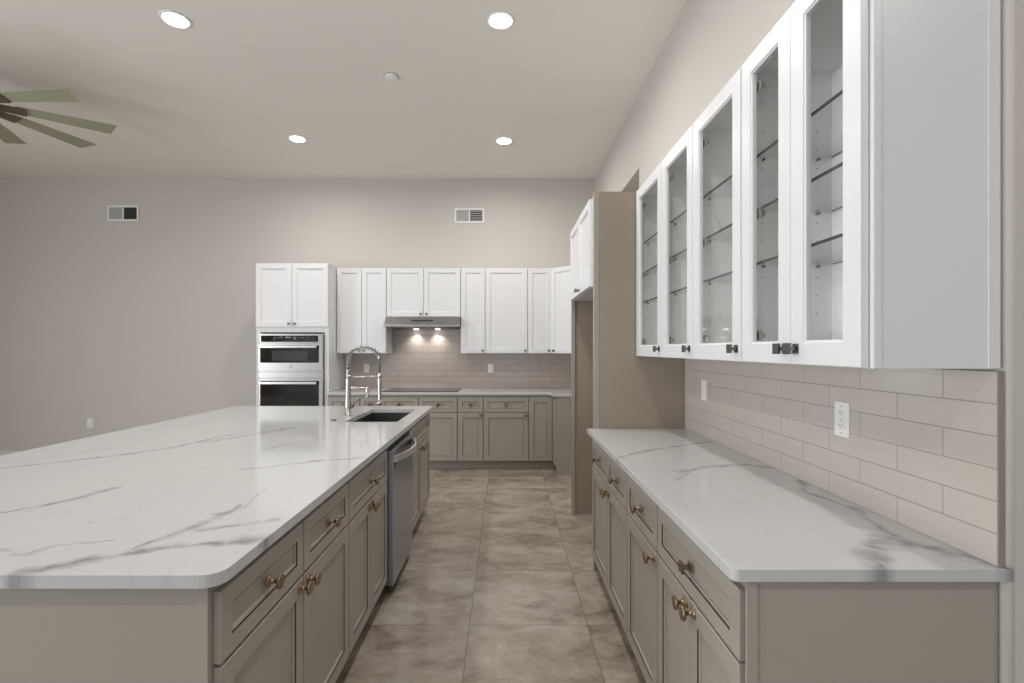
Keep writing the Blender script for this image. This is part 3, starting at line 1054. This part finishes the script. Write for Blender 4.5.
# ---------------------------------------------------------------- oven tower
TZ1 = 2.44
TX0, TX1, TY = -2.950, -2.0905, 5.872
t = thing('oven_tower', 'tall white cabinet housing the wall ovens, with two doors on top', 'cabinet', (0, 0, 0))
bm = bmesh.new()
box(bm, TX0, TX0 + .05, TY, YB - .001, KH, TZ1)
box(bm, TX1 - .05, TX1, TY, YB - .001, KH, TZ1)
box(bm, TX0 + .05, TX1 - .05, TY, YB - .001, 1.622, TZ1)
box(bm, TX0 + .05, TX1 - .05, TY, YB - .001, KH, .42)
box(bm, TX0 + .05, TX1 - .05, YB - .02, YB - .001, .42, 1.622)
box(bm, TX0, TX1, TY + .07, YB - .001, 0, KH)
obj('body', bm, 'white', t, bevel=.001)
hw = (TX1 - TX0) / 2
o = front('door', hw - .003, TZ1 - 1.690, 'white', t, TX0 + .002, 1.686, .058, 'shaker', TY); knob_square(o, hw - .035, .035, 'nickel', .75)
o = front('door', hw - .003, TZ1 - 1.690, 'white', t, TX0 + hw + .001, 1.686, .058, 'shaker', TY); knob_square(o, .032, .035, 'nickel', .75)
o = front('drawer', 2 * hw - .006, .30, 'white', t, TX0 + .003, .112, .058, 'shaker', TY)

OX0, OX1 = -2.895, -2.146
OY = 5.862
t = thing('wall_oven', 'stainless steel combination microwave and wall oven built into the white tower', 'oven', (0, 0, 0))
boxobj('chassis', (OX0, OX1, OY, 6.40, .46, 1.600), 'dark', t)
bm = bmesh.new()
box(bm, OX0 - .004, OX1 + .004, OY - .010, OY, .455, 1.604)
obj('trim_frame', bm, 'steel', t)
# microwave part
bm = bmesh.new(); box(bm, OX0, OX1, OY - .030, OY - .010, 1.500, 1.590); cp = obj('control_panel', bm, 'steel', t, bevel=.002)
boxobj('display', (OX0 + .02, OX1 - .055, OY - .0315, OY - .030, 1.508, 1.582), 'black', cp)
bm = bmesh.new()
for k, (x, w1, h1) in enumerate(((.17, .018, .006), (.20, .014, .006), (.23, .018, .006), (.17, .014, .006), (.26, .010, .02), (.31, .03, .014), (.345, .025, .014),
                                 (.47, .014, .006), (.50, .02, .006), (.55, .012, .006), (.58, .012, .006))):
    zz = 1.548 + (-.014 if k in (3, 9) else .006)
    box(bm, OX0 + x, OX0 + x + w1, OY - .0321, OY - .0316, zz, zz + h1)
for k in range(16):
    a0, a1 = 2 * PI * k / 16, 2 * PI * (k + 1) / 16
    vs = [bm.verts.new((OX0 + .42 + r * math.cos(a), OY - .0322, 1.552 + r * math.sin(a))) for r, a in ((.011, a0), (.017, a0), (.017, a1), (.011, a1))]
    bm.faces.new(vs)
obj('display_marks', bm, 'ledgrey', cp)
dr = boxobj('microwave_door', (OX0 - .012, OX1, OY - .034, OY - .010, 1.165, 1.488), 'steel', t, .002)
boxobj('door_glass', (OX0 + .012, OX1 - .045, OY - .0355, OY - .034, 1.262, 1.462), 'black', dr)
boxobj('oven_window', (OX0 + .15, OX1 - .18, OY - .0362, OY - .0356, 1.285, 1.400), 'ovenwin', dr)
bm = bmesh.new()
box(bm, OX0 + .008, OX1 - .060, OY - .074, OY - .062, 1.436, 1.466)
box(bm, OX0 + .03, OX0 + .05, OY - .066, OY - .034, 1.444, 1.460); box(bm, OX1 - .10, OX1 - .08, OY - .066, OY - .034, 1.444, 1.460)
obj('handle', bm, 'chrome', dr, bevel=.003)
bm = bmesh.new(); lathe(bm, [(.013, OY - .0345), (.013, OY - .036)], 'y', ((OX0 + OX1) / 2, 0, 1.213), 24)
obj('emblem', bm, 'ventgrey', dr)
boxobj('divider', (OX0 - .012, OX1, OY - .024, OY - .010, 1.085, 1.152), 'steel', t, .002)
dr = boxobj('oven_door', (OX0 - .004, OX1, OY - .034, OY - .010, .47, 1.072), 'steel', t, .002)
boxobj('door_glass', (OX0 + .012, OX1 - .045, OY - .0355, OY - .034, .55, 1.050), 'black', dr)
bm = bmesh.new()
box(bm, OX0 + .008, OX1 - .060, OY - .074, OY - .062, 1.010, 1.042)
box(bm, OX0 + .03, OX0 + .05, OY - .066, OY - .034, 1.018, 1.034); box(bm, OX1 - .10, OX1 - .08, OY - .066, OY - .034, 1.018, 1.034)
obj('handle', bm, 'chrome', dr, bevel=.003)


# ---------------------------------------------------------------- wall vents
def vent(label, x, z, w_, h, left, right):
    t = thing('air_vent', label, 'vent', (x, YB - .0005, z))
    bm = bmesh.new()
    f = .022
    box(bm, -w_ / 2, w_ / 2, -.012, -.002, h / 2 - f, h / 2)
    box(bm, -w_ / 2, w_ / 2, -.012, -.002, -h / 2, -h / 2 + f)
    box(bm, -w_ / 2, -w_ / 2 + f, -.012, -.002, -h / 2 + f, h / 2 - f)
    box(bm, w_ / 2 - f, w_ / 2, -.012, -.002, -h / 2 + f, h / 2 - f)
    box(bm, -.008, .008, -.012, -.002, -h / 2 + f, h / 2 - f)
    obj('frame', bm, 'plastic', t)
    for a, b2, m1, m2 in ((-w_ / 2 + f, -.008, *left), (.008, w_ / 2 - f, *right)):
        boxobj('backing', (a, b2, -.003, -.0005, -h / 2 + f, h / 2 - f), m1, t)
        bm = bmesh.new()
        for k in range(5):
            z0 = -h / 2 + f + (k + .5) * (h - 2 * f) / 5
            box(bm, a + .002, b2 - .002, -.009, -.0032, z0 - .006, z0 + .004)
        obj('louvres', bm, m2, t)


vent('white wall register at upper left with one pale and one dark half', -4.985, 3.195, .405, .20, ('ventgrey', 'ventgrey'), ('dark', 'ventdark'))
vent('white wall register above the back wall cabinets near the corner', -.465, 3.165, .385, .19, ('ventgrey', 'ventgrey'), ('slot', 'ventgrey'))

# ---------------------------------------------------------------- ceiling fixtures
PWR = 17
where = {(-2.23, 3.35): 'recessed ceiling downlight at upper left of the photo, nearest to the fan',
         (-.03, 3.36): 'recessed ceiling downlight at top centre, the nearer one of the right-hand pair',
         (-2.2, 5.25): 'recessed ceiling downlight farther back on the left, toward the oven tower',
         (-.01, 5.30): 'recessed ceiling downlight farther back on the right, toward the back cabinets'}
spots = list(where) + [(-2.2, 1.4), (-.03, 1.4), (-2.2, -.6), (-.03, -.6), (-6.2, 1.4), (2.2, -.6), (1.95, 5.3)]  # last one is an unseen lamp added to brighten the pantry
for x, y in spots:
    lab = where.get((x, y), 'round recessed downlight in the ceiling, unseen and out of frame')
    t = thing('ceiling_light', lab, 'ceiling light', (x, y, CEIL), 0, 'recessed ceiling downlights')
    bm = bmesh.new()
    lathe(bm, [(.097, -.0003), (.094, -.006), (.078, -.008), (.076, -.005)], 'z', n=32)
    obj('trim_ring', bm, 'plastic', t)
    bm = bmesh.new(); lathe(bm, [(.076, -.0082), (.072, -.011)], 'z', n=32)
    obj('diffuser', bm, 'lamp', t)
    o = area('downlight', (0, 0, -.014), (0, 0, 0), .14, .14, PWR * {5.25: 0.95, 5.30: 1.05, 1.4: .75, -.6: .7}.get(y, 1.0), (1, .975, .945), 'DISK', math.radians(170))
    o.parent = t
bm = bmesh.new(); lathe(bm, [(.055, -.0003), (.055, -.012), (.045, -.018), (.012, -.020)], 'z', n=28)
t = thing('smoke_detector', 'small round white detector on the ceiling between the downlights', 'smoke detector', (-.93, 4.05, CEIL))
obj('casing', bm, 'plastic', t)
bm = bmesh.new(); lathe(bm, [(.062, -.0001), (.062, -.004)], 'z', n=28)
obj('base_plate', bm, 'ventgrey', t)

# ceiling fan
FZ = 3.37
t = thing('ceiling_fan', 'large nine-blade ceiling fan with washed grey blades at the upper left', 'fan', (-4.22, 3.85, FZ), 0)
bm = bmesh.new()
lathe(bm, [(.09, CEIL - FZ - .0005), (.09, CEIL - FZ - .03), (.03, CEIL - FZ - .05), (.018, CEIL - FZ - .055), (.018, .10), (.10, .09), (.17, .05), (.18, -.03), (.15, -.07), (.05, -.085)], 'z', n=32)
obj('motor', bm, 'fanmetal', t)
for k in range(9):
    a = math.radians(-4 + 40 * k)
    bm = bmesh.new()
    pr = .10
    # pitched tapered blade along local x
    y0, y1 = .045, .070
    tl = math.radians(-14)
    def bp(x, y, z):
        return (x, y * math.cos(tl) - z * math.sin(tl), y * math.sin(tl) + z * math.cos(tl))
    q = [bp(.30, -y0, -.004), (bp(.95, -y1, -.004)), bp(.90, y1, -.004), bp(.30, y0, -.004)]
    q2 = [bp(.30, -y0, .004), (bp(.95, -y1, .004)), bp(.90, y1, .004), bp(.30, y0, .004)]
    v = [bm.verts.new(p) for p in q + q2]
    for f in ((0, 3, 2, 1), (4, 5, 6, 7), (0, 1, 5, 4), (1, 2, 6, 5), (2, 3, 7, 6), (3, 0, 4, 7)):
        bm.faces.new([v[i] for i in f])
    bl = obj('blade', bm, 'fanblade', t); bl.rotation_euler = (0, 0, a)
    bm = bmesh.new()
    q = [bp(.14, -.035, -.016), bp(.36, -.046, -.016), bp(.36, .046, -.016), bp(.14, .035, -.016)]
    q2 = [bp(.14, -.035, -.0045), bp(.36, -.046, -.0045), bp(.36, .046, -.0045), bp(.14, .035, -.0045)]
    v = [bm.verts.new(p) for p in q + q2]
    for f in ((0, 3, 2, 1), (4, 5, 6, 7), (0, 1, 5, 4), (1, 2, 6, 5), (2, 3, 7, 6), (3, 0, 4, 7)):
        bm.faces.new([v[i] for i in f])
    obj('bracket', bm, 'fanmetal', bl)
